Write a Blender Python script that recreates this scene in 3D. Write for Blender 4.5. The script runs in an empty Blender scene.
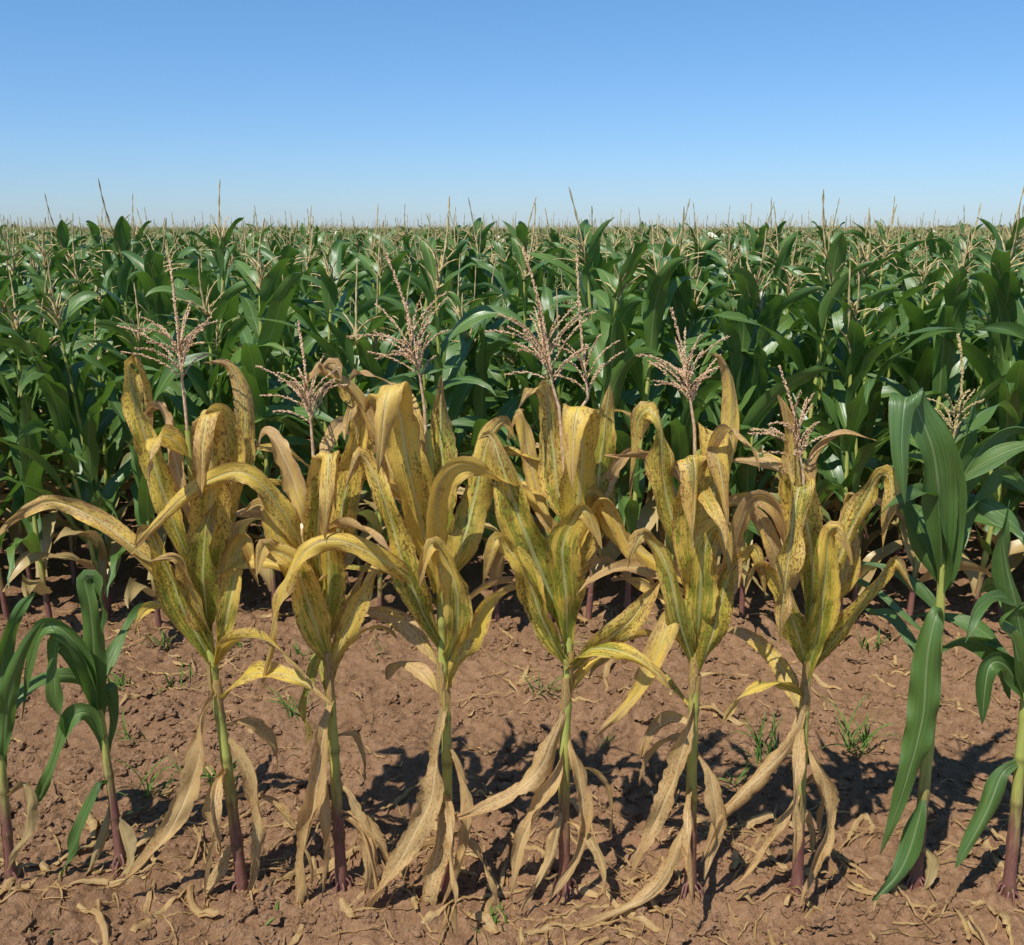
import bpy, math, random
from mathutils import Vector, Matrix, noise
random.seed(7)
R=random.random
def U(a,b): return random.uniform(a,b)
scene=bpy.context.scene
# ---------------------------------------------------------------- camera
H=2.1; F=983.0; PITCH=math.radians(13.9)
cam=bpy.data.cameras.new("camera"); cam.lens=F/1024*36; cam.sensor_width=36; cam.clip_end=5000; cam.clip_start=0.05
co=bpy.data.objects.new("camera",cam); scene.collection.objects.link(co)
co.location=(0,0,H); co.rotation_euler=(math.radians(90)-PITCH,0,0); scene.camera=co
CP,SP=math.cos(PITCH),math.sin(PITCH)
def ray(px,py):
    a=(px-512)/F; b=(472.5-py)/F
    return Vector((a,CP+b*SP,-SP+b*CP))
def at_y(px,py,Y):       # surveyed point on a vertical plane at distance Y
    d=ray(px,py); t=Y/d.y
    return Vector((d.x*t,Y,H+d.z*t))
def on_ground(px,py):
    d=ray(px,py); t=-H/d.z
    return Vector((d.x*t,d.y*t,0))
# ---------------------------------------------------------------- node helpers
def mat(name):
    m=bpy.data.materials.new(name); m.use_nodes=True
    nt=m.node_tree; nt.nodes.clear(); return m,nt
class NB:
    def __init__(s,nt): s.nt=nt
    def n(s,t,**k):
        x=s.nt.nodes.new(t)
        for a,b in k.items(): setattr(x,a,b)
        return x
    def l(s,a,b): s.nt.links.new(a,b)
    def setin(s,sock,v):
        if isinstance(v,bpy.types.NodeSocket): s.l(v,sock)
        else: sock.default_value=v
    def math(s,op,a,b=0.0,c=0.0,clamp=False):
        x=s.n('ShaderNodeMath',operation=op); x.use_clamp=clamp
        s.setin(x.inputs[0],a); s.setin(x.inputs[1],b)
        if op in('MULTIPLY_ADD','SMOOTH_MIN'): s.setin(x.inputs[2],c)
        return x.outputs[0]
    def mix(s,f,a,b,bt='MIX'):
        x=s.n('ShaderNodeMix',data_type='RGBA',blend_type=bt)
        s.setin(x.inputs['Factor'],f)
        A=[i for i in x.inputs if i.name=='A' and i.type=='RGBA'][0]; B=[i for i in x.inputs if i.name=='B' and i.type=='RGBA'][0]
        s.setin(A,a if not isinstance(a,tuple) else (*a,1)); s.setin(B,b if not isinstance(b,tuple) else (*b,1))
        return [o for o in x.outputs if o.type=='RGBA'][0]
    def rng(s,v,a,b,c=0.0,d=1.0,smooth=True):
        x=s.n('ShaderNodeMapRange'); x.interpolation_type='SMOOTHSTEP' if smooth else 'LINEAR'
        s.setin(x.inputs[0],v)
        for i,q in enumerate((a,b,c,d)): s.setin(x.inputs[i+1],q)
        return x.outputs[0]
    def noise(s,vec,scale=1.0,detail=2.0,rough=.5):
        x=s.n('ShaderNodeTexNoise'); s.l(vec,x.inputs['Vector']); x.inputs['Scale'].default_value=scale
        x.inputs['Detail'].default_value=detail; x.inputs['Roughness'].default_value=rough
        return x.outputs[0]
    def white(s,v):
        x=s.n('ShaderNodeTexWhiteNoise',noise_dimensions='1D'); s.l(v,x.inputs['W']); return x.outputs['Value']
    def comb(s,x,y,z):
        c=s.n('ShaderNodeCombineXYZ'); s.setin(c.inputs[0],x); s.setin(c.inputs[1],y); s.setin(c.inputs[2],z); return c.outputs[0]
def leaf_common(b):
    a=b.n('ShaderNodeAttribute',attribute_name='luv'); sp=b.n('ShaderNodeSeparateXYZ'); b.l(a.outputs['Vector'],sp.inputs[0])
    c=b.n('ShaderNodeAttribute',attribute_name='lc'); sc=b.n('ShaderNodeSeparateColor'); b.l(c.outputs['Color'],sc.inputs[0])
    return sp.outputs[0],sp.outputs[1],sp.outputs[2],sc.outputs[0],sc.outputs[1],sc.outputs[2]
def finish_leaf(b,col,trcol,rough,trans,bumpsrc,bstr,spec=.5):
    p=b.n('ShaderNodeBsdfPrincipled'); b.l(col,p.inputs['Base Color']); b.setin(p.inputs['Roughness'],rough)
    p.inputs['Specular IOR Level'].default_value=spec
    if bumpsrc is not None:
        bp=b.n('ShaderNodeBump'); bp.inputs['Strength'].default_value=bstr; bp.inputs['Distance'].default_value=.002
        b.l(bumpsrc,bp.inputs['Height']); b.l(bp.outputs[0],p.inputs['Normal'])
    t=b.n('ShaderNodeBsdfTranslucent'); b.l(trcol,t.inputs[0])
    m=b.n('ShaderNodeMixShader'); b.setin(m.inputs[0],trans); b.l(p.outputs[0],m.inputs[1]); b.l(t.outputs[0],m.inputs[2])
    o=b.n('ShaderNodeOutputMaterial'); b.l(m.outputs[0],o.inputs[0])
def make_diseased():
    m,nt=mat("diseased_leaf"); b=NB(nt)
    u,v,r,dead,t,_=leaf_common(b)
    r50=b.math('MULTIPLY',r,50.0); rnd=b.white(r); rnd2=b.white(r50)
    au=b.math('ABSOLUTE',u)
    vein=b.noise(b.comb(b.math('MULTIPLY_ADD',u,7.0,r50),b.math('MULTIPLY',v,9.0),r50),1.0,3.0,.6)
    blotch=b.noise(b.comb(b.math('MULTIPLY_ADD',u,1.4,r50),b.math('MULTIPLY',v,9.0),r50),1.0,4.0,.6)
    spot=b.noise(b.comb(b.math('MULTIPLY_ADD',u,9.0,r50),b.math('MULTIPLY',v,105.0),r50),1.0,2.0,.6)
    spot2=b.noise(b.comb(b.math('MULTIPLY_ADD',u,4.5,r50),b.math('MULTIPLY',v,40.0),r50),1.0,3.0,.65)
    g=b.math('ADD',b.math('MULTIPLY',vein,1.5),b.math('MULTIPLY',blotch,1.2))
    g=b.math('ADD',g,b.math('MULTIPLY',b.math('SUBTRACT',rnd,.5),.5))
    g=b.math('ADD',g,b.math('MULTIPLY',b.math('SUBTRACT',spot2,.5),.5))
    g=b.math('SUBTRACT',g,b.math('MULTIPLY',dead,1.25))
    g=b.math('SUBTRACT',g,b.math('MULTIPLY',b.math('POWER',au,3.0),.3))
    g=b.math('SUBTRACT',g,b.math('MULTIPLY',t,.25))
    g=b.rng(g,.66,.96)
    yel=b.mix(blotch,(.98,.70,.10),(.82,.60,.08))
    yel=b.mix(b.math('MULTIPLY',rnd2,.7),yel,(.92,.62,.16))
    tan=b.mix(vein,(.88,.62,.29),(.62,.39,.15))
    tan=b.mix(b.math('MULTIPLY',rnd2,.4),tan,(.54,.31,.11))
    tanf=b.rng(b.math('ADD',dead,b.math('MULTIPLY',b.math('SUBTRACT',blotch,.5),1.4)),.45,.9)
    base=b.mix(tanf,yel,tan)
    grn=b.mix(spot2,(.10,.20,.02),(.38,.47,.05))
    col=b.mix(b.math('MULTIPLY',g,.85),base,grn)
    e=b.math('MULTIPLY',b.rng(b.math('ADD',au,b.math('MULTIPLY',spot2,.45)),.98,1.28),.7)
    col=b.mix(e,col,(.52,.29,.11))
    tp=b.rng(b.math('ADD',t,b.math('MULTIPLY',blotch,.4)),.84,1.18)
    col=b.mix(b.math('MULTIPLY',tp,.65),col,(.60,.36,.15))
    msk=b.rng(b.math('ADD',blotch,b.math('MULTIPLY',b.math('SUBTRACT',rnd,.5),.3)),.37,.55)
    sf=b.math('MULTIPLY',b.rng(spot,.525,.60),b.math('MULTIPLY_ADD',msk,.78,.10))
    sf=b.math('MULTIPLY',sf,b.math('SUBTRACT',1.0,b.math('MULTIPLY',tanf,.45)))
    col=b.mix(sf,col,(.19,.075,.018))
    sf2=b.math('MULTIPLY',b.rng(spot2,.55,.64),b.math('MULTIPLY_ADD',msk,.6,.1))
    col=b.mix(sf2,col,(.38,.17,.05))
    mid=b.rng(au,.05,.11,1.0,0.0)
    col=b.mix(b.math('MULTIPLY',mid,.7),col,b.mix(dead,(.66,.72,.28),(.84,.63,.32)))
    fine=b.noise(b.comb(b.math('MULTIPLY_ADD',u,26.0,r50),b.math('MULTIPLY',v,3.0),0.0),1.0,1.0)
    col=b.mix(b.rng(fine,.4,.7,0,.25),col,(.22,.14,.03))
    bs=b.math('ADD',fine,b.math('MULTIPLY',b.math('ADD',spot2,mid),.8))
    finish_leaf(b,col,col,.44,.33,bs,.8,.5)
    return m
def make_green(far=False,hero=False):
    m,nt=mat("green_leaf_far" if far else "green_leaf"); b=NB(nt)
    u,v,r,dead,t,_=leaf_common(b)
    oi=b.n('ShaderNodeObjectInfo').outputs['Random']
    r50=b.math('MULTIPLY_ADD',oi,31.0,b.math('MULTIPLY',r,50.0))
    au=b.math('ABSOLUTE',u); rnd=b.white(r50)
    c=b.mix(rnd,(.050,.118,.028),(.130,.225,.042))
    if far:
        df=b.rng(dead,.4,.75); c=b.mix(df,c,(.48,.35,.16)); c=b.mix(b.rng(au,.1,.3,.4,0),c,(.30,.38,.16))
        D=b.n('ShaderNodeBsdfDiffuse'); b.l(c,D.inputs[0]); G_=b.n('ShaderNodeBsdfGlossy'); G_.inputs['Roughness'].default_value=.4; G_.inputs[0].default_value=(1,1,1,1)
        T=b.n('ShaderNodeBsdfTranslucent'); b.l(b.mix(df,(.14,.28,.03),(.5,.36,.15)),T.inputs[0])
        m1=b.n('ShaderNodeMixShader'); m1.inputs[0].default_value=.25; b.l(D.outputs[0],m1.inputs[1]); b.l(T.outputs[0],m1.inputs[2])
        m2=b.n('ShaderNodeMixShader'); m2.inputs[0].default_value=.06; b.l(m1.outputs[0],m2.inputs[1]); b.l(G_.outputs[0],m2.inputs[2])
        o=b.n('ShaderNodeOutputMaterial'); b.l(m2.outputs[0],o.inputs[0]); return m
    vein=b.noise(b.comb(b.math('MULTIPLY_ADD',u,14.0,r50),b.math('MULTIPLY',v,2.0),r50),1.0,2.0 if hero else 1.0,.7)
    blotch=b.noise(b.comb(b.math('MULTIPLY_ADD',u,1.2,r50),b.math('MULTIPLY',v,7.0),r50),1.0,4.0 if hero else 2.0,.65)
    c=b.mix(b.rng(vein,.3,.7,0,.75 if hero else .5),c,(.14,.24,.06))
    c=b.mix(b.rng(blotch,.5,.8,0,.5),c,(.19,.23,.05))
    mid=b.rng(au,.04,.09,1.0,0.0)
    c=b.mix(b.math('MULTIPLY',mid,.6),c,(.32,.40,.17))
    tan=b.mix(blotch,(.66,.49,.22),(.38,.25,.09))
    df=b.rng(b.math('ADD',dead,b.math('MULTIPLY',b.math('SUBTRACT',blotch,.5),.5)),.4,.75)
    tipd=b.rng(b.math('ADD',t,b.math('MULTIPLY',b.math('SUBTRACT',blotch,.5),.5)),.93,1.08); df=b.math('MAXIMUM',df,b.math('MULTIPLY',tipd,b.rng(rnd,.4,.9)))
    c=b.mix(df,c,tan)
    tr=b.mix(df,(.17,.34,.035),(.5,.36,.15))
    bs=b.math('ADD',b.math('MULTIPLY',vein,1.6 if hero else 1.0),b.math('MULTIPLY',mid,.8))
    finish_leaf(b,c,tr,b.math('MULTIPLY_ADD',blotch,.2,.27),.24,bs,.9 if hero else .5,.65)
    return m
def make_stalk():
    m,nt=mat("corn_stalk"); b=NB(nt)
    u,v,r,h,t,_=leaf_common(b)
    n1=b.noise(b.comb(b.math('MULTIPLY',u,2.0),b.math('MULTIPLY',v,8.0),b.math('MULTIPLY',r,40.0)),1.0,4.0,.6)
    n2=b.noise(b.comb(b.math('MULTIPLY',u,7.0),b.math('MULTIPLY',v,40.0),b.math('MULTIPLY',r,40.0)),1.0,3.0,.6)
    hh=b.math('ADD',h,b.math('MULTIPLY',b.math('SUBTRACT',n1,.5),.35))
    low=b.mix(n1,(.13,.035,.050),(.30,.15,.09))
    hi=b.mix(n1,(.25,.32,.05),(.55,.52,.14))
    c=b.mix(b.rng(hh,.20,.44),low,hi)
    c=b.mix(b.rng(n2,.57,.70,0,.5),c,(.50,.34,.15))
    c=b.mix(b.math('MULTIPLY',t,.6),c,(.12,.08,.03))
    p=b.n('ShaderNodeBsdfPrincipled'); b.l(c,p.inputs['Base Color']); p.inputs['Roughness'].default_value=.42
    bp=b.n('ShaderNodeBump'); bp.inputs['Strength'].default_value=.5; bp.inputs['Distance'].default_value=.002; b.l(n2,bp.inputs['Height']); b.l(bp.outputs[0],p.inputs['Normal'])
    o=b.n('ShaderNodeOutputMaterial'); b.l(p.outputs[0],o.inputs[0]); return m
def make_plain(name,c1,c2,scale,trans=0.0):
    m,nt=mat(name); b=NB(nt)
    tc=b.n('ShaderNodeNewGeometry'); n=b.noise(tc.outputs['Position'],scale,1.0,.6)
    c=b.mix(b.rng(n,.3,.7),c1,c2)
    p=b.n('ShaderNodeBsdfDiffuse'); b.l(c,p.inputs[0])
    o=b.n('ShaderNodeOutputMaterial')
    if trans:
        t=b.n('ShaderNodeBsdfTranslucent'); b.l(c,t.inputs[0]); x=b.n('ShaderNodeMixShader'); x.inputs[0].default_value=trans
        b.l(p.outputs[0],x.inputs[1]); b.l(t.outputs[0],x.inputs[2]); b.l(x.outputs[0],o.inputs[0])
    else: b.l(p.outputs[0],o.inputs[0])
    return m
def make_soil():
    m,nt=mat("reddish_soil"); b=NB(nt)
    g=b.n('ShaderNodeNewGeometry').outputs['Position']
    n1=b.noise(g,1.3,3.0,.6); n2=b.noise(g,18.0,5.0,.7); n3=b.noise(g,95.0,4.0,.75)
    c=b.mix(b.rng(n1,.3,.7),(.325,.182,.098),(.255,.140,.074))
    c=b.mix(b.rng(n2,.4,.75,0,.7),c,(.43,.262,.152))
    c=b.mix(b.rng(n3,.54,.74,0,.6),c,(.13,.066,.038))
    c=b.mix(b.rng(n3,.47,.30,0,.4),c,(.50,.34,.215))
    p=b.n('ShaderNodeBsdfDiffuse'); b.l(c,p.inputs[0]); p.inputs['Roughness'].default_value=.6
    h=b.math('ADD',b.math('MULTIPLY',n2,1.0),b.math('MULTIPLY',n3,.5))
    bp=b.n('ShaderNodeBump'); bp.inputs['Strength'].default_value=1.0; bp.inputs['Distance'].default_value=.034; b.l(h,bp.inputs['Height']); b.l(bp.outputs[0],p.inputs['Normal'])
    o=b.n('ShaderNodeOutputMaterial'); b.l(p.outputs[0],o.inputs[0]); return m
M_DIS=make_diseased(); M_GRN=make_green(); M_GRNH=make_green(False,True); M_GRNF=make_green(True); M_STK=make_stalk(); M_SOIL=make_soil()
M_TAS=make_plain("dry_tassel",(.62,.40,.23),(.90,.66,.42),90,.25)
M_TASG=make_plain("fresh_tassel",(.50,.41,.16),(.76,.58,.31),40,.2)
M_WEED=make_plain("weed_grass",(.07,.16,.03),(.18,.27,.06),30,.25)
M_TREE=make_plain("tree_foliage",(.03,.06,.03),(.07,.10,.05),.4)
# ---------------------------------------------------------------- mesh builder
class MB:
    def __init__(s): s.v=[];s.f=[];s.uv=[];s.c=[];s.m=[]
    def build(s,name,mats,origin=Vector((0,0,0)),smooth=True):
        me=bpy.data.meshes.new(name)
        me.from_pydata([tuple(Vector(p)-origin) for p in s.v],[],s.f)
        a=me.attributes.new('luv','FLOAT_VECTOR','POINT'); a.data.foreach_set('vector',[q for t in s.uv for q in t])
        a=me.attributes.new('lc','FLOAT_COLOR','POINT'); a.data.foreach_set('color',[q for t in s.c for q in t])
        for m in mats: me.materials.append(m)
        if s.m: me.polygons.foreach_set('material_index',s.m)
        me.polygons.foreach_set('use_smooth',[smooth]*len(s.f))
        me.update(); return me
def add_obj(name,me,parent=None,loc=(0,0,0)):
    o=bpy.data.objects.new(name,me); scene.collection.objects.link(o); o.location=loc
    if parent: o.parent=parent
    return o
def catmull(P,n):
    P=[Vector(p) for p in P]
    if len(P)==2: P=[P[0],(P[0]+P[1])/2,P[1]]
    Q=[P[0]*2-P[1]]+P+[P[-1]*2-P[-2]]
    dense=[]
    for i in range(1,len(Q)-2):
        for k in range(16):
            t=k/16; a,b_,c,d=Q[i-1],Q[i],Q[i+1],Q[i+2]
            dense.append(.5*((2*b_)+(c-a)*t+(2*a-5*b_+4*c-d)*t*t+(3*b_-a-3*c+d)*t**3))
    dense.append(P[-1])
    L=[0]
    for i in range(1,len(dense)): L.append(L[-1]+(dense[i]-dense[i-1]).length)
    out=[];j=0
    for i in range(n+1):
        s=L[-1]*i/n
        while j<len(L)-2 and L[j+1]<s: j+=1
        q=(s-L[j])/max(1e-9,L[j+1]-L[j]); out.append(dense[j].lerp(dense[j+1],min(1,max(0,q))))
    return out,L[-1]
def wprof(t,base=.5):
    a=min(1,t/.38); a=a*a*(3-2*a)
    return (base+(1-base)*a)*max(0.0,1-t**2.2)**.9
def ribbon(mb,P,S,wid,length,dead,cols=7,curl=.5,rip=.01,ripf=18,crump=.0,base=.5,mi=0,tdead=0.0,tear=0.0):
    N=len(P); rnd=R(); ph1=U(0,6.3); ph2=U(0,6.3); st=len(mb.v); off=Vector((U(0,99),U(0,99),U(0,99)))
    for i in range(N):
        t=i/(N-1); v=t*length
        T=(P[min(N-1,i+1)]-P[max(0,i-1)]).normalized()
        s=S[i]-T*S[i].dot(T)
        if s.length<1e-4: s=T.orthogonal()
        s.normalize(); nn=T.cross(s)
        w=wid*.5*wprof(t,base)+.0006
        c=curl*(1-.35*t)+.35*curl*math.sin(v*9+ph1)
        if abs(c)<.02: c=.02
        for j in range(cols):
            u=-1+2*j/(cols-1)
            ww=w
            if tear: ww=w*(1-tear*abs(u)*max(0,.1+noise.noise(off+Vector((u*2,v*45,0)))*1.6))
            x=ww*math.sin(u*c)/c; z=ww*(1-math.cos(u*c))/c
            e=u*u*min(1,w/(.3*wid*.5+1e-6))
            z+=rip*e*math.sin(ripf*v*(1+.2*math.sin(v*7+ph2))+(ph1 if u<0 else ph2))
            z-=.0025*math.exp(-(u/.12)**2)*min(1,w/.02)
            p=P[i]+s*x+nn*z
            if crump:
                q=(off+Vector((u*1.0,v*10,0)))
                nv=noise.noise_vector(q); p=p+(nn*nv.x*1.2+s*nv.y*.5+T*nv.z*.4)*crump*min(1,t*6)
            mb.v.append(p); mb.uv.append((u,v,rnd)); mb.c.append((min(1,dead+tdead*t),t,0,1))
    for i in range(N-1):
        for j in range(cols-1):
            a=st+i*cols+j; mb.f.append((a,a+1,a+cols+1,a+cols)); mb.m.append(mi)
def tube(mb,P,rad,sides=8,attr=None,mi=0):
    N=len(P); st=len(mb.v); rnd=R(); ref=None; v=0
    for i in range(N):
        T=(P[min(N-1,i+1)]-P[max(0,i-1)]).normalized()
        if ref is None: ref=T.orthogonal().normalized()
        ref=(ref-T*ref.dot(T)).normalized(); b_=T.cross(ref)
        if i: v+=(P[i]-P[i-1]).length
        for k in range(sides):
            a=2*math.pi*k/sides
            mb.v.append(P[i]+(ref*math.cos(a)+b_*math.sin(a))*rad[i])
            mb.uv.append((math.sin(a),v,rnd)); mb.c.append((*(attr[i] if attr else (.5,0)),0,1))
    for i in range(N-1):
        for k in range(sides):
            a=st+i*sides+k; b2=st+i*sides+(k+1)%sides
            mb.f.append((a,b2,b2+sides,a+sides)); mb.m.append(mi)
def spikelet(mb,p,d,l,w,mi=0):
    d=d.normalized(); o=d.orthogonal().normalized(); q=d.cross(o); st=len(mb.v)
    vs=[p,p+d*l]+[p+d*l*.4+x*w for x in (o,q,-o,-q)]
    for x in vs: mb.v.append(x); mb.uv.append((0,0,0)); mb.c.append((.5,0,0,1))
    for a,b_ in ((2,3),(3,4),(4,5),(5,2)):
        mb.f.append((st,st+b_,st+a)); mb.f.append((st+1,st+a,st+b_)); mb.m+= [mi,mi]
def rdir():
    return Vector((U(-1,1),U(-1,1),U(-1,1))).normalized()
def tassel(mb,base,tip,nb=11,blen=.17,mi=0,hi=True,spread=1.0):
    ax=(tip-base); L=ax.length; ax.normalize()
    def stem(P,r):
        n=len(P)
        if hi:
            tube(mb,P,[r*(1-.6*i/(n-1)) for i in range(n)],4,None,mi)
            ln=sum((P[i]-P[i-1]).length for i in range(1,n)); k=int(ln/.0062)
            for i in range(k):
                t=.08+.92*i/k; f=t*(n-1); j=min(n-2,int(f)); p=P[j].lerp(P[j+1],f-j); T=(P[j+1]-P[j]).normalized()
                for q in range(2 if r<.003 else 4):
                    d=(T*1.0+rdir()*.5); spikelet(mb,p,d,U(.009,.013),.0022,mi)
        else:
            tube(mb,P,[r*(1.7 if i%2 else .8)*(1-.6*i/(n-1)) for i in range(n)],3,None,mi)
    bend=rdir()*.02
    P=[base+ax*L*i/10+bend*math.sin(i/10*3.1) for i in range(11)]
    stem(P,.0040 if hi else .0068)
    for k in range(nb):
        s=base+ax*L*(.0+.36*k/nb*U(.7,1)); az=k*2.4+U(-.4,.4)
        o=ax.orthogonal().normalized(); q=ax.cross(o); out=o*math.cos(az)+q*math.sin(az)
        e0=U(.5,1.15)/spread; l=blen*U(.6,1.15); p=s.copy(); PP=[p.copy()]; n=6; dr=U(.1,.6)
        for i in range(n):
            e=e0-.35*i/n*spread
            d=ax*math.sin(e*1.2)+out*math.cos(e*1.2)-Vector((0,0,dr*i/n)); p=p+d.normalized()*l/n; PP.append(p.copy())
        stem(PP,.0015 if hi else .0054)
# ---------------------------------------------------------------- procedural 3D leaf
def leaf3d(mb,p0,az,e0,e1,length,wid,dead,nseg=12,cols=5,tw=0.6,pw=1.5,mi=0,curl=.5,rip=.008,crump=0,azt=0.3,tdead=0,tear=0,base=.5):
    P=[p0.copy()];S=[];p=p0.copy(); twd=U(-tw,tw); daz=U(-azt,azt)
    for i in range(nseg+1):
        t=i/nseg; e=e0+(e1-e0)*t**pw; a=az+daz*t
        d=Vector((math.cos(a)*math.cos(e),math.sin(a)*math.cos(e),math.sin(e)))
        side=Vector((-math.sin(a),math.cos(a),0)); nn=d.cross(side)
        S.append(side*math.cos(twd*t)+nn*math.sin(twd*t))
        if i<nseg: p=p+d*length/nseg; P.append(p.copy())
    ribbon(mb,P,S,wid,length,dead,cols,curl,rip,20,crump,base,mi,tdead,tear)
def field_plant(seed,hi=True):
    random.seed(seed); mb=MB(); ht=U(1.42,1.82) if hi else U(1.58,1.84)
    lean=Vector((U(-.08,.08),U(-.08,.08),0))
    n=12 if hi else 3
    SP_=[Vector((0,0,-.03))+ (lean*(i/n)**2)+Vector((0,0,ht*i/n)) for i in range(n+1)]
    tube(mb,SP_,[.015*(1-.6*i/n)+(.002 if hi and i%2 else 0) for i in range(n+1)],6 if hi else 3,[(i/n*1.6,0) for i in range(n+1)],1)
    nl=14 if hi else 8; az=U(0,6.3)
    for k in range(nl):
        f=k/(nl-1); h=.20+(ht-.22)*f if hi else .85+(ht-.92)*f
        az+=math.pi+U(-.7,.7)
        dead=U(.6,1) if (h<.36) else (U(.0,.6) if h<.5 else U(0,.25))
        ln=(.48+.38*math.sin(math.pi*min(1,f*.9+.1)))*U(.8,1.12)
        if f>.8: ln*=.72
        e0=math.radians(U(48,76)+f*11); e1=math.radians(U(-85,-20)+f*U(0,85))
        leaf3d(mb,lean*(h/ht)**2+Vector((0,0,h)),az,e0,e1,ln,U(.09,.135)*(.9 if f>.85 else 1),dead,
               13 if hi else 5,5 if hi else 3,1.3,U(1.1,3.0),0,U(.2,.9),.016 if hi else .006,.006 if hi else 0,.7)
    b0=lean+Vector((0,0,ht-.02)); tassel(mb,b0,b0+Vector((U(-.09,.09),U(-.09,.09),U(.24,.48))),random.choice((6,9,11)) if hi else 8,.18,2,False)
    return mb
MATS_F=[M_GRN,M_STK,M_TASG]; MATS_FF=[M_GRNF,M_STK,M_TASG]
# ---------------------------------------------------------------- ground
def gh(x,y):
    p=Vector((x,y,0))
    h=.035*noise.noise(p*.9)+.024*noise.noise(p*3.1+Vector((5,5,0)))
    h+=.022*abs(noise.noise(p*9))+.015*noise.noise(p*17)
    wv=Vector((noise.noise(p*9),noise.noise(p*9+Vector((9,9,9))),0))*.9+Vector((noise.noise(p*35),noise.noise(p*35+Vector((9,9,9))),0))*.35
    msk=max(0,noise.noise(p*1.7+Vector((3,1,7)))+.45)
    dd=noise.voronoi(p*12+wv)[0]; h+=.052*min(.4,max(0,dd[1]-dd[0]))*min(1,msk*2)
    dd=noise.voronoi(p*30+wv*1.5)[0]; h+=.021*min(.5,max(0,dd[1]-dd[0]))
    h+=.007*noise.noise(p*50)
    return h
def ax(a,b,st,far):
    L=[];x=a
    while x<=b: L.append(x); x+=st
    lo=[];q=a;s=st
    while q>far[0]: s*=1.35; q-=s; lo.append(q)
    hi=[];q=L[-1];s=st
    while q<far[1]: s*=1.35; q+=s; hi.append(q)
    return lo[::-1]+L+hi
xs=ax(-2.9,2.9,.0105,(-2500,2500)); ys=ax(2.3,5.3,.0105,(-400,3500))
gv=[]
for y in ys:
    for x in xs:
        z=gh(x,y) if (-3.6<x<3.6 and 1.5<y<7) else (.03*noise.noise(Vector((x,y,0))*.9) if abs(x)<60 and y<60 and y>-20 else 0)
        gv.append((x,y,z))
nx=len(xs); gf=[(j*nx+i,j*nx+i+1,(j+1)*nx+i+1,(j+1)*nx+i) for j in range(len(ys)-1) for i in range(nx-1)]
me=bpy.data.meshes.new("ground"); me.from_pydata(gv,[],gf); me.materials.append(M_SOIL); me.polygons.foreach_set('use_smooth',[True]*len(gf)); add_obj("ground",me)
import bmesh
def ico(s):
    bm=bmesh.new(); bmesh.ops.create_icosphere(bm,subdivisions=s,radius=1); bm.verts.ensure_lookup_table()
    r=([v.co.copy() for v in bm.verts],[tuple(v.index for v in f.verts) for f in bm.faces]); bm.free(); return r
icv,icf=ico(3); ic1v,ic1f=ico(1)
cm=MB()
for k in range(9500):
    y=2.35+3.0*R()**1.2; x=U(-1,1)*(.62*y+.3)
    if noise.noise(Vector((x*1.7,y*1.7,7)))+.4<R()*.7: continue
    r=.003+.006*R()+.026*R()**5.5
    big=r>.011; V,Fc=(icv,icf) if big else (ic1v,ic1f)
    z=gh(x,y)+r*.05; o=Vector((U(0,99),U(0,99),U(0,99))); st=len(cm.v); sc=Vector((U(.8,1.5),U(.8,1.4),U(.45,.9))); rot=Matrix.Rotation(U(0,6.3),3,'Z')
    for v in V:
        q=v*(1+.75*noise.noise(v*1.3+o)+.45*noise.noise(v*3.1+o)+.25*noise.noise(v*8+o)); q=Vector((q.x*sc.x,q.y*sc.y,q.z*sc.z)); q=rot@q
        cm.v.append(Vector((x,y,z))+q*r); cm.uv.append((0,0,0)); cm.c.append((0,0,0,1))
    for f in Fc: cm.f.append(tuple(st+i for i in f)); cm.m.append(0)
add_obj("soil_clods",cm.build("soil_clods",[M_SOIL],smooth=False))
# ---------------------------------------------------------------- corn field
field=bpy.data.objects.new("corn_field",None); scene.collection.objects.link(field)
def block(srcs,w,dp,dx,dy,name,mats,zs=(.92,1.07)):
    pm=MB(); yy=dy*.5
    while yy<dp:
        xx=U(0,dx)
        while xx<w:
            src=random.choice(srcs); a=U(0,6.3); sc=U(*zs); st=len(pm.v); rr=R()
            Mx=Matrix.Rotation(U(-.07,.07),3,'X')@Matrix.Rotation(U(-.07,.07),3,'Y')@Matrix.Rotation(a,3,'Z')@Matrix.Diagonal((sc*1.06,sc*1.06,sc))
            o=Vector((xx,yy+U(-.1,.1),0))
            pm.v+=[o+Mx@p for p in src.v]; pm.uv+=[(q[0],q[1],(q[2]+rr)%1) for q in src.uv]
            pm.c+=src.c; pm.f+=[tuple(st+i for i in f) for f in src.f]; pm.m+=src.m
            xx+=dx*U(.7,1.35)
        yy+=dy
    return pm.build(name,mats)
HIP=[field_plant(100+i,True) for i in range(12)]
random.seed(21)
HB=[block(HIP,2.0,1.24,.25,.62,"corn_row_mesh",MATS_F,(.90,1.08)) for i in range(7)]
def lay(y0,y1,w0,k,B,bw,bd,name):
    y=y0
    while y<y1-.01:
        w=k*y+w0; x=-w-R()*bw
        last=None
        while x<w:
            q=random.choice([b_ for b_ in B if b_ is not last]); last=q
            o=add_obj(name,q,field,(x,y,0))
            if R()<.5: o.rotation_euler=(0,0,math.pi); o.location=(x+bw,y+bd,0)
            x+=bw
        y+=bd
lay(4.72,12.2,1.6,.57,HB,2.0,1.24,"corn_row")
LO=[field_plant(300+i,False) for i in range(6)]
random.seed(5)
PATCH=[block(LO,4,4,.27,.6,"corn_patch_mesh",MATS_FF,(.90,1.10)) for k in range(4)]
lay(12.2,150,4,.55,PATCH,4,4,"corn_block")
random.seed(3); tm=MB()
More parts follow.
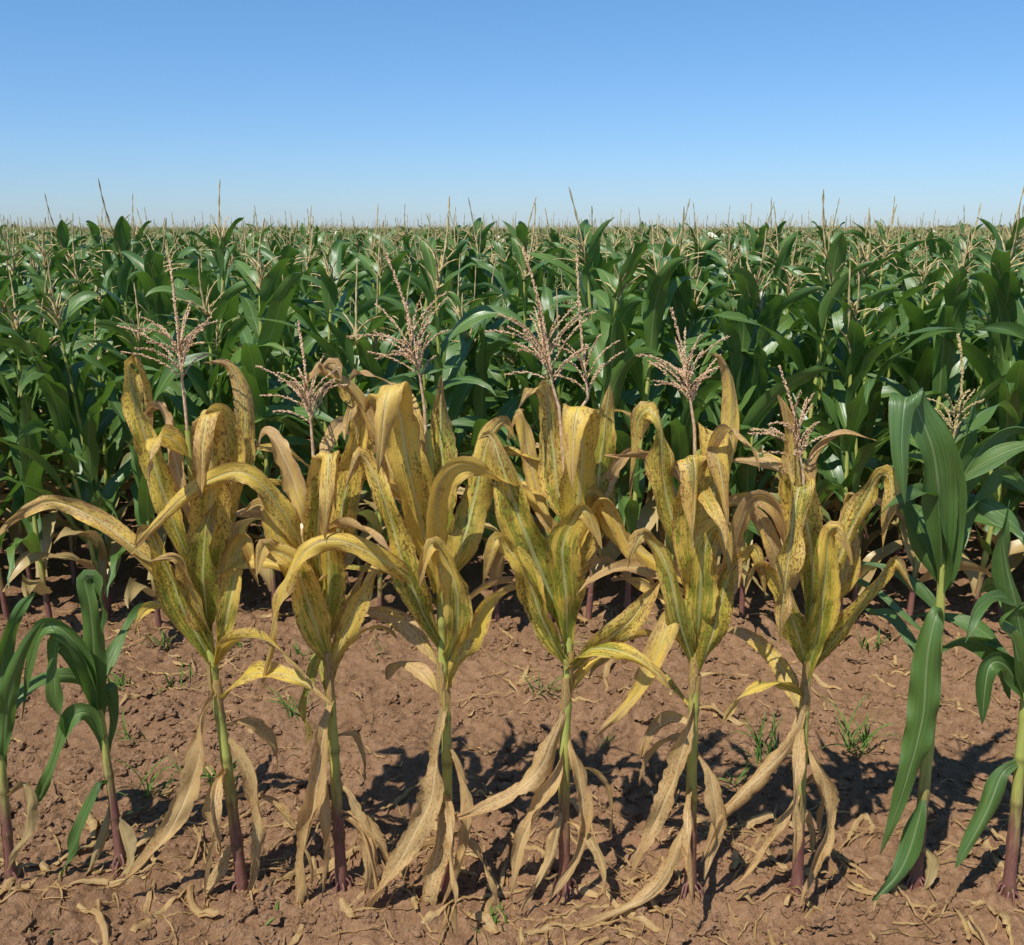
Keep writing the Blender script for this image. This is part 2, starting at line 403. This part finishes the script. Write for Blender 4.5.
for k in range(420):
    seg=random.choice([(80,185),(80,185),(120,185),(-190,-120)]); x=U(*seg); yy=U(296,306); hh=(2.2+1.6*abs(noise.noise(Vector((x*.05,1,0))))*2.2); z=R()*hh; r=U(.5,1.1)
    st=len(tm.v)
    for v in ic1v:
        q=v*(1+.5*noise.noise(v*2+Vector((k,0,0)))); tm.v.append(Vector((x,yy,z))+q*r); tm.uv.append((0,0,0)); tm.c.append((0,0,0,1))
    for f in ic1f: tm.f.append(tuple(st+i for i in f)); tm.m.append(0)
add_obj("distant_trees",tm.build("distant_trees",[M_TREE],smooth=False))
# ---------------------------------------------------------------- hero plants
def hero(name,stalk,tas,leaves,green=False,rad=.0185,fill=8,crown=(.45,.95),seed=1,deadn=3):
    random.seed(seed)
    b0=on_ground(*stalk[0]); Y=b0.y; b0.z=gh(b0.x,b0.y)-.015
    root=bpy.data.objects.new(name,None); scene.collection.objects.link(root); root.location=b0
    W=[at_y(px,py,Y) for px,py in stalk]; W[0]=b0.copy()
    P,L=catmull(W,72); n=len(P)
    sm=MB(); rr=[];at=[]; n0=.05; sp=.15
    for i in range(n):
        f=i/(n-1); h=f*L; r=rad*(1.02-.55*f); seg=((h-n0)/sp)%1; nd=min(seg,1-seg)*sp
        r*=1+.16*max(0,1-nd/.014)+.08*(1-seg); r*=1+.03*math.sin(h*40)
        rr.append(r); at.append((h/1.1,1.0 if nd<.006 else 0))
    tube(sm,P,rr,14,at,0)
    for k in range(9):
        a=k*.7+U(-.3,.3); d=Vector((math.cos(a),math.sin(a),0)); s=b0+Vector((0,0,U(.035,.07)))
        tube(sm,[s+d*.010,s+d*.030-Vector((0,0,.015)),s+d*.05-Vector((0,0,.085))],[.0045,.004,.0025],5,[(0,0)]*3,0)
    add_obj("stalk",sm.build("stalk",[M_STK],b0),root)
    lm=MB()
    for spec in leaves:
        mode,dead,wpx,t0,t1,pts=spec[:6]; opt=spec[6] if len(spec)>6 else {}
        pts=[(p[0],p[1],p[2] if len(p)>2 else 0) for p in pts]
        dry=dead>.7
        if not green and mode=='a' and not dry and pts[-1][1]<pts[-2][1]-8:   # tip bends over and droops
            lx,ly,ld=pts[-1]; sg=1 if lx>pts[0][0] else -1
            pts+=[(lx+sg*10,ly-4,ld-.02),(lx+sg*U(18,26),ly+U(22,42),ld-.03)]
        if not green and not dry: wpx*=.96
        PP=[at_y(p[0],p[1],Y+p[2]) for p in pts]
        k=min(range(n),key=lambda i:(P[i]-PP[0]).length); dv=PP[0]-P[k]
        if dv.length>1e-4: PP[0]=P[k]+dv.normalized()*min(dv.length,rr[k]*.8)
        nseg=56; Q,ln=catmull(PP,nseg); S=[]; wob=U(0,6); wa=.18 if green else (.5 if dry else .38)
        sg=1 if R()<.6 else -1
        for i in range(nseg+1):
            t=i/nseg; tw=math.radians(t0+(t1-t0)*t)+wa*math.sin(t*(9 if dry else 7)+wob)
            T=(Q[min(nseg,i+1)]-Q[max(0,i-1)]).normalized()
            if mode=='x': S.append(Vector((math.cos(tw),math.sin(tw),0)))
            else:
                A=T.cross(Vector((0,1,0))).normalized(); B=T.cross(A); S.append(A*math.cos(tw)+B*math.sin(tw))
        ribbon(lm,Q,S,wpx*(1.1 if dry and not green else 1)/340.,ln,dead,13,sg*opt.get('curl',U(.7,1.6) if dry else U(.4,1.25)),.011 if dry else (.018 if not green else .014),U(14,26),.010 if dry else (.006 if not green else .003),opt.get('base',.26),0,.18 if not green else 0,
               .28 if dry else (.12 if not green else .04))
    for k in range(fill):
        f=crown[0]+(crown[1]-crown[0])*k/max(1,fill-1); p=P[int(f*(n-1))]
        az=U(.12,.88)*math.pi if R()<.65 else U(0,6.3)
        leaf3d(lm,p.copy(),az,math.radians(U(45,75)),math.radians(U(-88,-25)),U(.36,.54),U(.04,.075),U(.2,.8) if not green else U(0,.1),34,9,1.8,1.2,0,U(-1.2,1.2),.014,.006 if not green else .001,.8,.2,.15 if not green else 0,.3)
    if not green:
        for k in range(deadn):
            h=U(.15,.62); i0=min(range(n),key=lambda i:abs(P[i].z-b0.z-h)); az=U(0,6.3); ln=min(h*1.15,U(.25,.5))
            leaf3d(lm,P[i0]+Vector((math.cos(az),math.sin(az),0))*rr[i0]*.7,az,math.radians(U(20,60)),math.radians(U(-100,-85)),ln,U(.04,.065),U(.9,1),36,9,2.4,.45,0,U(1.0,2.0),.010,.010,1.0,0,.3,.4)
        for h in (.62,.70):
            i0=min(range(n),key=lambda i:abs(P[i].z-b0.z-h)); az=U(3.4,6.0); d=Vector((math.cos(az),math.sin(az),0))
            Q=[P[min(n-1,i0+j)]+d*(rr[i0]*1.06+.004*(j/8)**2) for j in range(0,8)]
            ribbon(lm,Q[::-1],[d.cross(Vector((0,0,1)))]*len(Q),rr[i0]*3.2,.12,.8,9,1.5,.003,40,.003,.9,0,0,.5)
    add_obj("leaves",lm.build("leaves",[M_GRNH if green else M_DIS],b0),root)
    if tas:
        tm=MB()
        for (bx,by,bd),(tx,ty,td),nb,bl in tas:
            tassel(tm,at_y(bx,by,Y+bd),at_y(tx,ty,Y+td),int(nb*1.5),bl,0,True,1.0)
            B=at_y(bx,by,Y+bd); tube(tm,[P[-1]-Vector((0,0,.15)),P[-1].lerp(B,.5),B],[.006,.005,.004],6,None,0)
        add_obj("tassel",tm.build("tassel",[M_TASG if green else M_TAS],b0),root)
    return root
D="diseased_corn_plant"
hero(D,[(243,890),(234,820),(225,750),(216,690),(208,630),(200,560),(192,480),(188,430)],
 [((182,380,.0),(170,260,.01),13,.18)],[
 ('a',.35,34,25,50,[(203,585,0),(182,545,-.04),(155,470,-.08),(134,395,-.08),(130,362,-.05),(143,385,0),(150,440,.03)]),
 ('a',.45,36,10,35,[(204,575,0),(226,520,0),(242,450,.02),(243,400,.04),(228,365,.05),(203,362,.02)]),
 ('x',.35,50,10,20,[(205,610,0),(208,540,-.05),(212,460,-.08),(208,413,-.09),(203,440,-.14),(200,500,-.17)]),
 ('x',.28,44,-30,-10,[(196,520,0),(218,490,.0),(228,450,.0),(218,415,-.02),(205,412,-.05),(196,450,-.08)]),
 ('a',.55,30,30,10,[(210,640,0),(180,590,-.03),(140,552,-.06),(95,518,-.05),(50,502,-.02),(15,518,0),(-12,545,0)]),
 ('a',.15,40,10,0,[(214,665,0),(188,620,-.04),(165,565,-.07),(148,530,-.1),(134,545,-.1)]),
 ('a',.20,32,20,0,[(214,660,0),(226,620,-.04),(234,580,-.05),(240,545,-.03)]),
 ('a',.8,30,20,60,[(195,530,0),(180,480,-.02),(170,435,0),(160,408,.02),(148,418,.05),(136,445,.07)]),
 ('a',.5,30,0,-20,[(210,640,0),(195,600,-.06),(180,560,-.1),(150,560,-.12)]),
 ('x',.1,40,-10,10,[(208,630,0),(204,580,-.07),(206,530,-.1),(216,500,-.12)]),
 ('a',.95,28,0,60,[(216,690,-.01),(205,715,-.04),(196,765,-.06),(175,820,-.08),(140,868,-.1),(112,892,-.1)]),
 ('a',.92,26,30,90,[(228,770,-.02),(214,800,-.05),(212,850,-.06),(206,893,-.08),(205,905,-.1)]),
 ('a',.95,22,30,-40,[(225,735,0),(247,765,-.02),(259,815,-.03),(252,870,-.04),(240,920,-.1)]),
 ('a',.97,16,10,50,[(235,840,0),(215,880,-.04),(190,905,-.08),(160,908,-.12)]),
 ],seed=11)
hero(D,[(342,890),(338,820),(334,750),(330,690),(326,630),(320,560),(316,500),(314,460)],
 [((311,425,.0),(298,322,.01),14,.17)],[
 ('a',.4,26,35,15,[(322,600,0),(300,545,-.08),(268,490,-.14),(235,472,-.16),(190,492,-.15),(150,530,-.12),(126,560,-.08)]),
 ('x',.35,38,15,25,[(323,590,0),(338,530,-.02),(350,470,-.02),(357,430,-.03),(352,408,-.05),(345,440,-.1)]),
 ('x',.30,40,-10,10,[(322,590,0),(318,540,-.06),(322,490,-.09),(328,452,-.1),(326,500,-.16),(325,540,-.17)]),
 ('a',.35,34,20,0,[(324,620,0),(300,580,-.05),(280,540,-.08),(262,505,-.08),(240,515,-.06)]),
 ('a',.75,26,20,50,[(317,550,0),(300,500,0),(282,455,.02),(266,432,.05),(250,455,.08)]),
 ('a',.5,22,20,40,[(321,570,.02),(350,500,.04),(368,435,.04),(350,395,.03),(326,370,.02)]),
 ('a',.2,40,5,0,[(330,665,0),(312,615,-.07),(296,565,-.12),(274,550,-.13)]),
 ('a',.4,32,0,20,[(330,670,0),(345,635,-.04),(365,592,-.06),(385,565,-.05),(405,560,-.03)]),
 ('a',.6,24,20,60,[(327,640,0),(350,595,.02),(375,555,.03),(395,570,.02),(405,600,0)]),
 ('x',.1,40,10,-10,[(326,640,0),(330,590,-.07),(328,540,-.1),(318,515,-.12)]),
 ('a',.1,22,40,60,[(325,640,0),(312,660,-.03),(305,700,-.04),(307,755,-.04)]),
 ('a',.95,30,0,50,[(331,700,-.01),(322,735,-.05),(314,800,-.07),(303,860,-.08),(296,925,-.1)]),
 ('a',.95,20,30,-40,[(336,780,0),(352,800,-.03),(368,850,-.05),(366,895,-.06),(342,922,-.1)]),
 ('a',.95,18,30,80,[(333,740,0),(322,790,-.03),(330,850,-.05),(322,900,-.07)]),
 ],seed=12)
hero(D,[(447,895),(447,820),(447,750),(444,690),(442,630),(438,560),(432,490),(428,430)],
 [((420,378,.0),(386,254,.0),13,.18)],[
 ('a',.4,26,35,15,[(442,640,0),(415,585,-.07),(375,555,-.12),(330,540,-.14),(295,562,-.14),(275,620,-.12),(261,692,-.08)]),
 ('x',.30,54,5,15,[(440,590,0),(420,520,-.03),(405,450,-.05),(398,400,-.06),(392,384,-.10),(385,410,-.15),(378,475,-.18)]),
 ('x',.22,46,-25,-5,[(438,560,0),(442,500,0),(440,440,.02),(441,375,.03)]),
 ('x',.35,38,25,10,[(436,560,0),(418,510,.02),(400,460,.04),(388,405,.04),(374,398,.06),(362,440,.08)]),
 ('a',.42,32,20,20,[(443,600,0),(437,540,-.06),(440,485,-.1),(465,465,-.12),(505,482,-.12),(545,517,-.1),(575,555,-.08)]),
 ('a',.2,44,-5,15,[(441,600,0),(460,550,0),(475,495,.02),(488,440,.03),(505,418,.04),(515,440,.04)]),
 ('a',.3,38,0,0,[(443,650,0),(422,610,-.05),(402,560,-.09),(385,500,-.1),(366,460,-.08)]),
 ('a',.45,28,30,10,[(445,685,0),(470,640,-.04),(490,600,-.06),(525,588,-.06),(524,600,-.02)]),
 ('a',.15,34,0,20,[(444,670,0),(456,630,-.06),(455,585,-.1),(440,550,-.12)]),
 ('a',.6,20,30,50,[(434,530,0),(400,490,.05),(375,430,.06),(350,385,.05),(326,369,.04)]),
 ('a',.95,30,0,60,[(444,705,-.01),(438,745,-.05),(430,800,-.07),(400,860,-.09),(357,925,-.1)]),
 ('a',.95,28,20,-30,[(447,800,0),(442,830,-.05),(432,880,-.07),(430,942,-.1)]),
 ('a',.95,20,20,80,[(446,740,0),(462,765,-.03),(468,810,-.05),(462,860,-.05),(440,912,-.08)]),
 ],seed=13)
hero(D,[(565,898),(564,820),(565,750),(567,690),(569,630),(570,560),(568,490),(566,430)],
 [((552,384,.0),(523,248,.0),14,.19),((588,398,.02),(577,256,.04),7,.14)],[
 ('a',.08,60,0,0,[(568,630,0),(545,580,-.05),(520,520,-.09),(500,460,-.1),(490,435,-.06),(478,440,-.05)]),
 ('x',.45,40,15,10,[(569,540,0),(558,490,0),(552,440,0),(546,396,-.02),(532,388,-.06),(518,410,-.1)]),
 ('x',.35,52,-5,5,[(570,570,0),(578,510,-.03),(582,450,-.05),(580,408,-.07),(574,430,-.12),(572,490,-.15)]),
 ('x',.05,48,-20,-10,[(571,580,0),(592,520,.02),(602,450,.03),(610,382,.02)]),
 ('a',.40,28,20,40,[(571,590,0),(588,530,-.02),(604,500,-.04),(628,545,-.05),(655,585,-.05)]),
 ('a',.38,38,10,20,[(568,670,0),(600,645,-.04),(632,618,-.06),(655,585,-.06),(662,580,-.05)]),
 ('a',.1,46,0,0,[(568,650,0),(566,600,-.06),(562,550,-.1),(576,515,-.11)]),
 ('a',.55,24,30,30,[(569,550,0),(545,510,.03),(530,460,.06),(520,410,.06),(508,440,.1)]),
 ('a',.25,36,0,10,[(566,665,0),(540,615,-.06),(525,570,-.09),(505,545,-.1)]),
 ('a',.8,18,0,30,[(569,540,0),(603,485,.03),(628,452,.04),(655,458,.03)]),
 ('a',.95,26,10,50,[(567,700,0),(552,745,-.04),(535,775,-.06),(500,800,-.08),(445,822,-.08)]),
 ('a',.95,26,0,60,[(566,745,-.01),(548,790,-.05),(522,840,-.07),(512,895,-.1)]),
 ('a',.95,22,20,-40,[(566,725,0),(578,770,-.04),(584,815,-.05),(576,860,-.06),(545,905,-.1)]),
 ('a',.97,20,20,-40,[(564,800,0),(555,840,-.05),(540,880,-.08),(520,912,-.12)]),
 ],seed=14)
hero(D,[(690,903),(691,830),(692,760),(694,700),(695,640),(697,570),(699,500),(698,450)],
 [((691,405,.0),(671,308,.01),14,.18)],[
 ('a',.35,34,20,30,[(696,590,0),(678,540,-.04),(664,480,-.06),(660,425,-.06),(645,410,-.03),(634,440,0),(630,500,.03)]),
 ('a',.42,26,15,40,[(698,560,0),(716,510,0),(730,440,.03),(732,385,.04),(722,358,.03),(706,354,.0)]),
 ('x',.22,48,5,20,[(696,620,0),(694,550,-.05),(690,490,-.07),(692,455,-.09),(695,480,-.14),(692,545,-.16)]),
 ('x',.45,42,-15,-5,[(698,550,0),(712,500,0),(718,450,0),(712,430,-.04),(720,470,-.1),(728,525,-.12)]),
 ('a',.68,30,30,10,[(696,640,0),(722,590,-.04),(738,530,-.08),(755,497,-.09),(778,510,-.08),(788,560,-.06)]),
 ('a',.8,16,0,20,[(699,500,0),(670,465,0),(640,455,-.02),(604,456,-.02)]),
 ('a',.5,26,30,30,[(695,650,0),(676,615,-.04),(662,640,-.07),(640,690,-.08),(590,742,-.08)]),
 ('a',.15,38,0,0,[(695,670,0),(680,620,-.06),(668,570,-.08),(650,540,-.08)]),
 ('a',.35,34,10,0,[(696,680,0),(712,635,-.05),(728,580,-.07),(746,555,-.06)]),
 ('a',.5,24,30,40,[(697,600,0),(668,570,.02),(640,550,.03),(612,530,.02),(598,500,.02)]),
 ('a',.1,40,0,0,[(696,650,0),(700,600,-.07),(702,560,-.09),(710,535,-.09)]),
 ('a',.92,28,0,60,[(693,700,-.01),(684,745,-.05),(665,800,-.06),(642,850,-.08),(632,875,-.1)]),
 ('a',.95,22,20,-40,[(695,750,0),(712,780,-.04),(716,830,-.05),(704,880,-.08)]),
 ('a',.95,20,20,50,[(690,800,0),(680,840,-.05),(655,890,-.08),(600,918,-.12),(560,930,-.14)]),
 ],seed=15)
hero(D,[(797,900),(799,830),(802,760),(805,700),(809,645),(812,590),(810,530),(806,490)],
 [((801,462,.0),(779,366,.0),12,.16)],[
 ('a',.40,34,10,40,[(812,620,0),(834,570,-.02),(856,520,-.02),(880,475,-.02),(892,490,-.04),(882,552,-.06)]),
 ('a',.40,30,0,20,[(809,670,0),(835,640,-.04),(862,605,-.05),(888,566,-.04)]),
 ('x',.30,50,5,15,[(811,620,0),(812,560,-.04),(802,500,-.06),(798,488,-.1),(792,530,-.16),(783,600,-.19),(780,645,-.2)]),
 ('x',.5,32,-10,20,[(810,560,0),(806,510,0),(796,460,0),(786,412,-.01),(778,395,-.01)]),
 ('a',.7,28,10,30,[(810,640,0),(788,590,-.04),(770,540,-.06),(752,505,-.06),(735,525,-.04)]),
 ('a',.85,15,10,20,[(806,500,.02),(812,455,.03),(840,432,.03),(876,441,.02)]),
 ('a',.85,15,10,20,[(807,500,.02),(780,468,.03),(745,460,.03),(722,462,.02)]),
 ('a',.15,36,0,0,[(807,675,0),(820,620,-.06),(826,570,-.09),(830,535,-.1)]),
 ('a',.30,32,0,10,[(808,670,0),(796,630,-.06),(780,590,-.09),(766,570,-.1)]),
 ('a',.5,28,20,30,[(811,640,.02),(838,590,.05),(850,530,.06),(845,500,.06)]),
 ('a',.95,28,10,50,[(805,705,-.01),(790,745,-.05),(755,780,-.06),(722,815,-.07),(702,862,-.08)]),
 ('a',.95,24,20,-40,[(803,740,0),(822,775,-.04),(828,820,-.05),(812,870,-.06),(800,905,-.1)]),
 ('a',.95,18,20,60,[(799,790,0),(785,815,-.04),(765,850,-.06),(735,885,-.09)]),
 ],seed=18)
G="green_corn_plant"
hero(G,[(122,872),(114,810),(107,760),(101,715),(97,680),(94,650)],[],[
 ('a',.0,26,10,40,[(100,740,0),(96,680,-.02),(90,610,-.04),(84,580,-.04),(98,585,-.03),(104,640,-.02)]),
 ('a',.0,26,0,30,[(100,730,0),(88,670,-.05),(68,635,-.08),(45,628,-.08),(28,670,-.06),(22,720,-.03)]),
 ('a',.0,28,10,30,[(99,720,0),(80,665,-.05),(58,640,-.07),(55,690,-.08),(68,745,-.07)]),
 ('a',.05,22,20,30,[(104,750,0),(90,715,-.04),(70,720,-.06),(50,770,-.07),(32,815,-.06)]),
 ('a',.0,22,10,30,[(100,730,0),(104,690,.03),(112,720,.04),(108,770,.03)]),
 ('a',.1,18,20,40,[(110,780,0),(95,790,-.04),(75,840,-.06),(60,882,-.07)]),
 ('a',.95,18,20,60,[(114,810,0),(125,840,-.02),(128,870,-.04),(110,895,-.06)]),
 ('a',.95,16,20,60,[(112,800,0),(98,840,-.03),(88,870,-.04),(70,892,-.06)]),
 ],green=True,rad=.016,fill=1,crown=(.75,.95),seed=21)
hero(G,[(12,888),(6,820),(0,750),(-8,690),(-14,620)],[],[
 ('a',.0,22,10,40,[(2,770,0),(8,700,-.04),(25,650,-.06),(45,622,-.05),(60,640,-.03)]),
 ('a',.0,24,10,40,[(-5,720,0),(5,650,0),(20,610,0),(38,590,.0)]),
 ('a',.0,34,10,40,[(-10,700,0),(-40,640,0),(-70,600,0),(-100,640,.0)]),
 ('a',.95,20,20,60,[(4,800,0),(24,785,-.03),(26,830,-.04),(8,870,-.06)]),
 ('a',.95,18,20,60,[(4,820,0),(-12,850,-.03),(-10,890,-.04)]),
 ],green=True,rad=.017,fill=1,crown=(.6,.95),seed=22)
hero(G,[(915,888),(921,820),(928,750),(935,680),(940,610),(943,540),(945,470),(948,430)],
 [((953,440,.02),(958,335,.03),9,.12)],[
 ('x',.0,46,5,10,[(942,580,0),(940,520,-.04),(934,455,-.07),(915,405,-.08),(905,400,-.12),(902,450,-.17),(905,505,-.19)]),
 ('a',.0,42,40,0,[(942,590,0),(950,540,-.03),(948,480,-.04),(938,430,-.04),(925,400,-.03)]),
 ('a',.0,32,20,30,[(944,540,0),(962,480,.0),(990,440,0),(1020,428,0),(1050,450,0)]),
 ('a',.0,30,10,30,[(944,570,0),(970,510,.03),(1000,470,.04),(1035,500,.04)]),
 ('a',.0,38,10,30,[(938,640,-.02),(938,612,-.08),(928,650,-.11),(922,720,-.11),(903,790,-.1),(880,855,-.08)]),
 ('a',.05,26,20,30,[(924,790,0),(918,820,-.04),(900,870,-.07),(866,908,-.1)]),
 ('a',.0,28,20,30,[(938,650,0),(965,640,0),(995,655,0),(1010,700,.0)]),
 ('a',.0,32,20,30,[(941,580,0),(915,520,.04),(895,470,.06),(880,490,.08)]),
 ('a',.0,38,20,30,[(945,520,0),(960,460,.04),(972,410,.06),(985,390,.08)]),
 ('a',.95,18,20,60,[(918,840,0),(932,860,-.03),(925,890,-.05)]),
 ],green=True,rad=.019,fill=8,crown=(.5,.95),seed=23)
hero(G,[(1008,898),(1014,830),(1020,760),(1026,690),(1030,610),(1034,530)],[],[
 ('a',.0,34,10,30,[(1026,700,0),(1005,665,-.04),(988,670,-.07),(982,725,-.08)]),
 ('a',.0,30,10,30,[(1020,760,0),(1002,775,-.04),(985,815,-.06),(955,868,-.08)]),
 ('a',.0,38,10,30,[(1028,660,0),(1015,600,-.03),(1003,540,-.04),(1010,500,-.03)]),
 ('a',.0,36,10,30,[(1030,620,0),(1050,560,0),(1080,520,0),(1120,560,0)]),
 ('a',.0,30,10,30,[(1026,700,0),(1014,640,-.06),(1000,620,-.08),(1030,600,-.1)]),
 ],green=True,rad=.019,fill=6,crown=(.6,.95),seed=24)
# ---------------------------------------------------------------- crop residue and weeds
random.seed(55)
rm=MB()
for k in range(720):
    if k<360: y=2.42+.75*R()
    elif k<590: y=U(4.0,5.2)
    else: y=U(3.1,4.2)
    x=U(-1,1)*(.6*y); a=U(0,6.3); ln=U(.05,.36)*(1 if k<590 else .5); P=[];aa=a;p=Vector((x,y,0)); bend=U(-1.8,1.8) if R()<.75 else U(-5,5); kk=U(0,6); lift=U(.0,.03)
    ns=18
    for i in range(ns+1):
        z=gh(p.x,p.y)*.6+max(0,lift*math.sin(i/ns*5+kk))+.4*gh(x,y)+.010
        z=max(z,gh(p.x,p.y)+.002)
        P.append(Vector((p.x,p.y,z))); aa+=bend*ln/ns*1.5+U(-.07,.07); p=p+Vector((math.cos(aa),math.sin(aa),0))*ln/ns
    S=[Vector((math.sin(a),-math.cos(a),math.sin(i*.3+kk)*.6)) for i in range(ns+1)]
    ribbon(rm,P,S,U(.003,.009) if R()<.72 else U(.015,.045),ln,U(.9,1),5,U(.6,1.6),.003,30,.003,.6,0,0,.3)
add_obj("dry_leaf_litter",rm.build("dry_leaf_litter",[M_DIS]))
wm=MB()
tufts=[(858,752,.26,24),(765,765,.22,18),(742,790,.14,10),(545,698,.2,14),(150,805,.2,16),(215,795,.2,12),(120,690,.14,12),(180,690,.14,10),(375,660,.1,8),(492,925,.08,8),(135,745,.14,8),(600,745,.05,5),(690,655,.14,12),(560,655,.15,12),(760,650,.12,10),(240,650,.15,12),(160,650,.15,12),(870,650,.15,12),(300,660,.12,9),(270,925,.05,5),(40,935,.05,5),(300,720,.2,10),(420,640,.15,10),(620,640,.15,10)]
for px,py,h,n in tufts:
    g=on_ground(px,py)
    for k in range(n):
        p=g+Vector((U(-.05,.05),U(-.05,.05),0)); p.z=gh(p.x,p.y)-.005
        leaf3d(wm,p,U(0,6.3),math.radians(U(35,85)),math.radians(U(-40,40)),h*U(.5,1.1),U(.005,.011),0,8,3,.5,1.3,0,.5,0,0,.4)
add_obj("weed_grass",wm.build("weed_grass",[M_WEED]))
# ---------------------------------------------------------------- light
d=Vector((.36,.52,-1.0)).normalized()
sun=bpy.data.lights.new("sun",'SUN'); sun.energy=5.0; sun.angle=math.radians(.5); sun.color=(1,.965,.89)
so=bpy.data.objects.new("sun",sun); scene.collection.objects.link(so); so.rotation_euler=d.to_track_quat('-Z','Y').to_euler(); so.location=(-3,-3,8)
w=bpy.data.worlds.new("World"); scene.world=w; w.use_nodes=True; nt=w.node_tree; nt.nodes.clear(); b=NB(nt)
sky=b.n('ShaderNodeTexSky'); sky.sky_type='NISHITA'; sky.sun_disc=False
sky.sun_elevation=math.asin(-d.z); sky.sun_rotation=math.atan2(-d.x,-d.y)
sky.air_density=1.0; sky.dust_density=.2; sky.ozone_density=2.0; sky.altitude=0
tc=b.n('ShaderNodeTexCoord'); sx=b.n('ShaderNodeSeparateXYZ'); b.l(tc.outputs['Generated'],sx.inputs[0])
tint=b.mix(b.rng(sx.outputs[2],0.0,.24,smooth=False),(.61,.79,1.20),(.62,.97,1.24))
col=b.mix(1.0,sky.outputs[0],tint,'MULTIPLY')
bg=b.n('ShaderNodeBackground'); bg.inputs[1].default_value=.11
o=b.n('ShaderNodeOutputWorld'); b.l(col,bg.inputs[0]); b.l(bg.outputs[0],o.inputs[0])
scene.view_settings.view_transform='Standard'; scene.view_settings.look='None'; scene.view_settings.exposure=0
